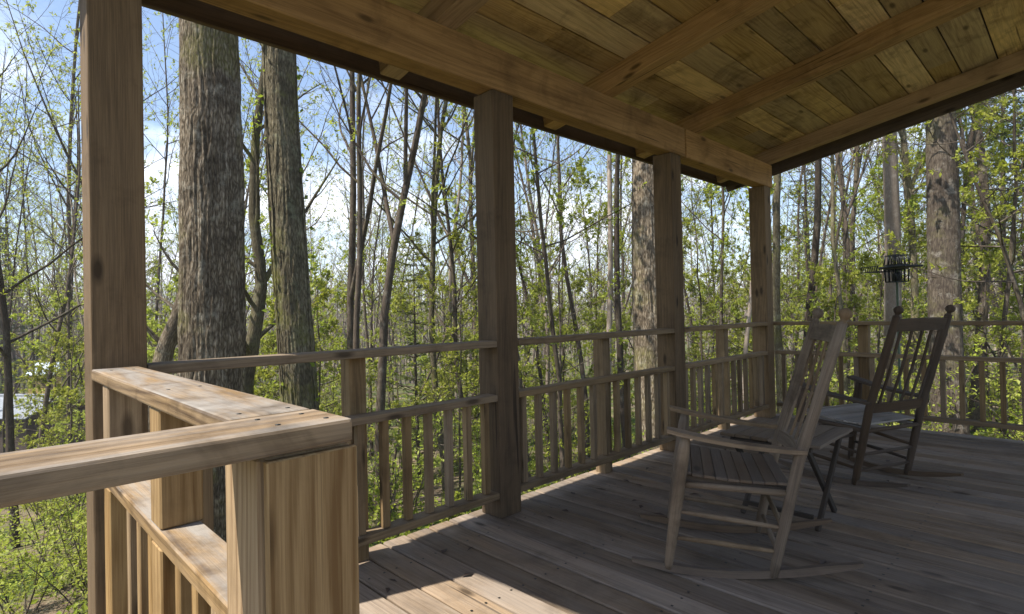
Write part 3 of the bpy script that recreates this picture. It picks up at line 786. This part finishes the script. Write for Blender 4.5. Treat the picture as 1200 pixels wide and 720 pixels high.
for i, (px, dp, Ht, lab) in enumerate(((655, 10.5, 9.5, 'small tree with a thick spray of yellow-green leaves in the second opening'), (1178, 11.5, 8.5, 'small tree with bright yellow-green leaves at the right edge of the picture'), (1222, 10, 7.5, 'bright leafy small tree just cut by the right edge'))):
    x, y = spot(px, dp)
    plant('leafy_tree', tree_mesh(400 + i, Ht, .055, first=.45, limbs=15, limb=.3, sub=6, twig=6, leafn=7, leafs=.072, wob=.06, elev=(0, 30)), (x, y, gz(x, y)), 0, lab, 'tree', GT, M['bark'], M['leaf'])
# curved mossy tree between the two big trunks and the leaning one behind the broadest
def curved(px, dp, pts, r, lab, seed, mat, **kw):
    x, y = spot(px, dp); z0 = gz(x, y)
    right = Vector((r2[0], r2[1], 0)).normalized(); fw = Vector((F[0], F[1], 0)).normalized()
    cv = [right * a + fw * b + Vector((0, 0, c)) for a, b, c in pts]
    plant('crooked_tree', tree_mesh(seed, pts[-1][2], r, curve=cv, **kw), (x, y, z0), 0, lab, 'tree', GT, M[mat], M['leaf'])
curved(288, 8.8, [(-.15, 0, -.5), (-.12, 0, .6), (-.05, 0, 1.8), (-.02, 0, 2.8), (.12, .05, 3.6), (.22, .1, 4.4), (.1, .1, 5.4), (.12, .15, 6.6), (.3, .2, 8), (.2, .3, 10)], .16,
       'crooked mossy stem between the broadest trunk and the climbing-leaf trunk', 61, 'bark_moss', first=.36, limbs=12, limb=.28, sub=5, twig=4, leafn=4)
curved(176, 8.2, [(0, 0, -.5), (0, 0, .8), (.02, 0, 1.8), (.04, 0, 2.5), (.10, .02, 3.0), (.2, .04, 3.45), (.36, .06, 3.85), (.48, .08, 4.3), (.53, .1, 5.0), (.7, .2, 6.4)], .2,
       'stout leaning stem curving up behind the left of the broadest trunk', 62, 'bark_big', first=.5, limbs=10, limb=.3, sub=5, twig=4, leafn=3, side=12)

# conifers
x, y = spot(488, 15); plant('young_conifer', conifer_mesh(5, 6.8, .06, .1, .42, .22, .14, 9), (x, y, gz(x, y)), 0, 'pale yellow-green young conifer between the clump of stems and the second post', 'tree', None, M['bark'], M['needle_y'])
x, y = spot(2, 33); plant('young_conifer', conifer_mesh(6, 13, .13, .1, .5, .22, .2, 9), (x, y, gz(x, y)), 0, 'dark green bushy conifer above the pale shed roof at the left edge', 'tree', None, M['bark'], M['needle'])
hem = None
for i, (px, dp, s) in enumerate(((1172, 22, 1.0), (1205, 19, 1.15), (1148, 30, 1.1), (955, 34, 1.0))):
    x, y = spot(px, dp)
    if hem is None:
        hem = plant('evergreen_tree', conifer_mesh(8, 16, .16, .2, .55, .17, .2, 6), (x, y, gz(x, y)), 0, 'dark evergreen tree with layered boughs', 'tree', 'dark evergreens at the right', M['bark'], M['needle']); hk = kids(hem)
    else: copy_thing(hem, hk, (x, y, gz(x, y)), i * 1.3, s)
for o, lab in zip([o for o in C.objects if o.name.startswith('evergreen_tree')], ('dark layered evergreen behind the slim grey tree at the right', 'dark layered evergreen cut by the right edge of the picture', 'tall dark evergreen deep in the woods left of the right-hand evergreens', 'far dark evergreen right of the far corner post')): o['label'] = lab

# leafy saplings with bright spring leaves
sap = [plant('leafy_sapling', tree_mesh(300 + i, h_, .035, first=.22, limbs=18, limb=.36, sub=6, twig=6, leafn=8, leafs=.072, wob=.08, elev=(0, 30)), (0, 0, 0), 0,
             'low young tree with bright yellow-green spring leaves among the trunks', 'sapling', 'leafy saplings among the trunks', M['bark'], M['leaf']) for i, h_ in enumerate((4.5, 6.0, 7.5))]
sk = [kids(o) for o in sap]
pos = [(90, 14), (60, 18), (62, 24), (76, 24), (140, 17), (165, 22), (190, 15), (300, 18), (355, 15), (385, 19), (450, 13), (468, 17), (505, 20), (540, 17), (535, 12), (575, 20), (628, 14), (655, 11),
       (640, 19), (668, 22), (695, 17), (720, 21), (790, 16), (822, 15), (845, 19), (870, 22), (895, 17), (925, 18), (958, 21), (980, 17), (1020, 20), (1085, 18), (1128, 15), (1165, 12), (1180, 15), (1195, 12.5), (1150, 19), (1212, 16), (1158, 24)]
pos += [(rng.uniform(-30, 1230), rng.uniform(11, 30)) for _ in range(40)]
pos = [p for p in pos if not (p[0] < 48 and p[1] < 27)]
for i, (px, dp) in enumerate(pos):
    x, y = spot(px, dp); k = i % 3; z = gz(x, y)
    if i < 3: sap[k].location = (x, y, z); sap[k].rotation_euler[2] = i
    else: copy_thing(sap[k], sk[k], (x, y, z), rng.uniform(0, 6.28), rng.uniform(.75, 1.15))

# the woods behind: slender trees, thinning with distance
wood_lab = 'one of the slender, sparsely leafed trees standing deep in the woods behind the front trunks'
wp = []
for i in range(8):
    kw = [dict(fork=0), dict(fork=1), dict(fork=0, wob=.07), dict(fork=2), dict(first=.55), dict(first=.25, leafn=5), dict(leafn=1), dict(leafn=6, leafs=.075)][i]
    a = dict(first=.38, limbs=18, limb=.24, sub=6, twig=4, leafn=4, leafs=.075, wob=.04); a.update(kw)
    wp.append(plant('woodland_tree', tree_mesh(500 + i, 13 + i * .7, .05 + .011 * (i % 4), **a), (0, 0, -60), 0, wood_lab, 'tree', 'slender trees of the woods', M['bark_pale' if i in (2, 5) else 'bark'], M['leaf']))
wk = [kids(o) for o in wp]
i = 0; placed = []
while i < 235:
    px = rng.uniform(-60, 1270); dp = 17 + 60 * rng.random() ** 1.15
    x, y = spot(px, dp)
    if any((x - a) ** 2 + (y - b) ** 2 < 1.2 for a, b in placed): continue
    placed.append((x, y)); k = i % 8
    if i < 8: wp[k].location = (x, y, gz(x, y)); wp[k].rotation_euler[2] = rng.uniform(0, 6.28)
    else: copy_thing(wp[k], wk[k], (x, y, gz(x, y)), rng.uniform(0, 6.28), rng.uniform(.75, 1.3))
    i += 1

# undergrowth shrubs
sh_lab = 'leafy green shrub in the undergrowth below the porch railing'
sp_ = [plant('woodland_shrub', shrub_mesh(700 + i, h_, wd), (0, 0, -60), 0, sh_lab, 'shrub', 'shrubs of the undergrowth', M['bark'], M['leaf_dark' if i == 1 else 'leaf'], 'stems', 'foliage') for i, (h_, wd) in enumerate(((1.3, .6), (1.8, .5), (.9, .9), (2.3, .45)))]
shk = [kids(o) for o in sp_]
i = 0; placed = []
while i < 150:
    px = rng.uniform(-80, 1260); dp = 4.6 + 26 * rng.random() ** 1.5
    x, y = spot(px, dp)
    if x > -3.6 and y < 7.8 or (px < 50 and dp > 9): continue
    if any((x - a) ** 2 + (y - b) ** 2 < .5 for a, b in placed): continue
    placed.append((x, y)); k = i % 4
    if i < 4: sp_[k].location = (x, y, gz(x, y))
    else: copy_thing(sp_[k], shk[k], (x, y, gz(x, y)), rng.uniform(0, 6.28), rng.uniform(.6, 1.25))
    i += 1

# low plants and seedlings carpeting the forest floor
g = random.Random(77); V_ = TM()
for i in range(5200):
    px = g.uniform(-120, 1280); dp = 2.9 + 22 * g.random() ** 1.4
    x, y = spot(px, dp)
    if x > -2.75 and -1.6 < y < 6.6: continue
    if mnoise.noise((x * .35, y * .35, 5)) < -.12 and g.random() < .8: continue
    z = gz(x, y); hgt = g.uniform(.05, .28); c = Vector((x, y, z))
    for q in range(6):
        d = rv(g); d.z = abs(d.z) * .5; s = g.uniform(.04, .085) * (1 + dp * .03)
        V_.leaf(c + Vector((g.gauss(0, .05), g.gauss(0, .05), hgt * g.random())), d.normalized(), (Vector((0, 0, 1)) + rv(g) * .6).normalized(), s * 1.4, s * .8, 0)
tag(V_.build('ground_cover', M['leaf_dark']), 'low green seedlings and leaves carpeting the forest floor', 'ground cover', kind='stuff')

# the far-off wood on the slopes beyond
g = random.Random(91); W_ = TM()
for i in range(2600):
    px = g.uniform(-200, 1400); dp = 60 + 190 * g.random() ** 1.3
    x, y = spot(px, dp); z = gz(x, y); h_ = g.uniform(9, 17); c = Vector((x, y, z - .3)); r0 = g.uniform(.07, .18)
    tp = c + Vector((g.gauss(0, .6), g.gauss(0, .6), h_)); W_.tube([c, c.lerp(tp, .5) + rv(g) * .2, tp], [r0, r0 * .7, r0 * .2], 4, cap=False)
    for q in range(7):
        p = c.lerp(tp, g.uniform(.35, .95)); a = g.uniform(0, 6.28); W_.tube([p, p + Vector((math.cos(a), math.sin(a), g.uniform(.4, 1.2))) * g.uniform(1, 2.4)], [.05, .015], 3, cap=False)
    for q in range(26):
        p = c.lerp(tp, g.uniform(.3, 1.02)) + rv(g) * g.uniform(.3, 2.2); s_ = g.uniform(.12, .4)
        W_.leaf(p, rv(g), rv(g), s_ * 1.4, s_, 1)
tag(W_.build('distant_woods', [M['bark_pale'], M['leaf']]), 'pale far-off woods on the slopes beyond the nearer trees', 'woods', kind='stuff')
# a tree beside the steps, outside the picture, whose branches dapple the near railing
for i, (bx, by, hh) in enumerate(((-2.0, -6.6, 12.5),)):
    plant('slim_tree', tree_mesh(900 + i, hh, .11, first=.35, limbs=14, limb=.2, sub=5, twig=4, leafn=4, leafs=.09, wob=.05), (bx, by, gz(bx, by)), 0,
          'sparse tree behind the viewer at the left of the steps', 'tree', GT, M['bark'], M['leaf'])

# ------------------------------------------------------------------ neighbour's shed in the hollow at the far left
x, y = spot(8, 27); z0 = gz(x, y)
cb = empty('shed', (x, y, z0 - .2), R(38), 'low shed with a pale metal roof down in the hollow at the left', 'shed')
m = MB(); m.box((0, 0, 1.0), (5.4, 3.0, 2.6)); m.build('wall', M['brown'], cb)
m = MB()
for sd in (1, -1): m.bar((-3.0, sd * .85, 2.62), (3.0, sd * .85, 2.62), 2.1, .06, up=(0, sd * .42, 1))
m.build('roof', M['roofm'], cb)
x, y = spot(57, 31); z0 = gz(x, y)
cb = empty('cabin', (x, y, z0), R(52), 'small yellow boarded cabin with a pale blue gable behind the shed', 'cabin')
m = MB(); m.box((0, 0, 1.9), (1.3, 1.3, 3.8)); m.build('wall', M['yellow'], cb)
m = MB(); m.bar((-.75, .4, 3.98), (.75, .4, 3.98), 1.0, .06, up=(0, .8, 1)); m.bar((-.75, -.4, 3.98), (.75, -.4, 3.98), 1.0, .06, up=(0, -.8, 1)); m.build('roof', M['bluew'], cb)

# ------------------------------------------------------------------ light
sc = bpy.context.scene
EL = R(58); hd = (.29, .957)                        # sunlight travels towards +Y, a little towards +X
tv = Vector((hd[0] * math.cos(EL), hd[1] * math.cos(EL), -math.sin(EL)))
sun = bpy.data.lights.new('sun', 'SUN'); sun.energy = 5.0; sun.angle = R(.5); sun.color = (1, .95, .87)
so = bpy.data.objects.new('sun', sun); C.objects.link(so); so.rotation_euler = tv.to_track_quat('-Z', 'Y').to_euler()
# the air over the valley
m = MB(); m.box((-200, 200, 25), (1700, 1700, 80), bev=0)
ht = NT('haze'); pv = ht.n('ShaderNodeVolumePrincipled'); pv.inputs['Color'].default_value = (.88, .92, 1, 1); pv.inputs['Density'].default_value = .0008
ht.l(pv.outputs[0], ht.out.inputs['Volume'])
tag(m.build('haze', ht.m), 'pale air over the valley', 'haze', kind='stuff')
w = bpy.data.worlds.new('World'); sc.world = w; w.use_nodes = True
nt = w.node_tree; nt.nodes.clear()
out = nt.nodes.new('ShaderNodeOutputWorld'); bg = nt.nodes.new('ShaderNodeBackground'); sky = nt.nodes.new('ShaderNodeTexSky')
sky.sky_type = 'NISHITA'; sky.sun_disc = False; sky.sun_elevation = EL; sky.sun_rotation = math.atan2(-hd[0], -hd[1]); sky.altitude = 600
tc = nt.nodes.new('ShaderNodeTexCoord'); mp = nt.nodes.new('ShaderNodeMapping'); mp.inputs['Scale'].default_value = (1, 1, 2.6); mp.inputs['Location'].default_value = (.3, .1, 0)
nz = nt.nodes.new('ShaderNodeTexNoise'); nz.inputs['Scale'].default_value = 2.3; nz.inputs['Detail'].default_value = 9; nz.inputs['Roughness'].default_value = .58
rp = nt.nodes.new('ShaderNodeValToRGB'); rp.color_ramp.elements[0].position = .48; rp.color_ramp.elements[1].position = .59
mx = nt.nodes.new('ShaderNodeMix'); mx.data_type = 'RGBA'; mx.inputs[7].default_value = (7.5, 7.8, 8.4, 1)
L_ = nt.links.new
L_(tc.outputs['Generated'], mp.inputs[0]); L_(mp.outputs[0], nz.inputs['Vector']); L_(nz.outputs['Fac'], rp.inputs[0]); sp3 = nt.nodes.new('ShaderNodeSeparateXYZ'); L_(tc.outputs['Generated'], sp3.inputs[0]); mr = nt.nodes.new('ShaderNodeMapRange'); L_(sp3.outputs[2], mr.inputs[0])
for q_, v_ in enumerate((.18, .42, 1.0, .1)): mr.inputs[q_ + 1].default_value = v_
mm = nt.nodes.new('ShaderNodeMath'); mm.operation = 'MULTIPLY'; L_(rp.outputs[0], mm.inputs[0]); L_(mr.outputs[0], mm.inputs[1]); L_(mm.outputs[0], mx.inputs[0])
L_(sky.outputs[0], mx.inputs[6]); L_(mx.outputs[2], bg.inputs[0]); L_(bg.outputs[0], out.inputs[0]); bg.inputs[1].default_value = .12
vs_ = sc.view_settings; vs_.view_transform = 'Standard'; vs_.look = 'None'; vs_.gamma = 1; vs_.use_curve_mapping = False; vs_.exposure = 1.02
sc.cycles.use_denoising = True
sc.cycles.max_bounces = 10; sc.cycles.diffuse_bounces = 6; sc.cycles.transparent_max_bounces = 8
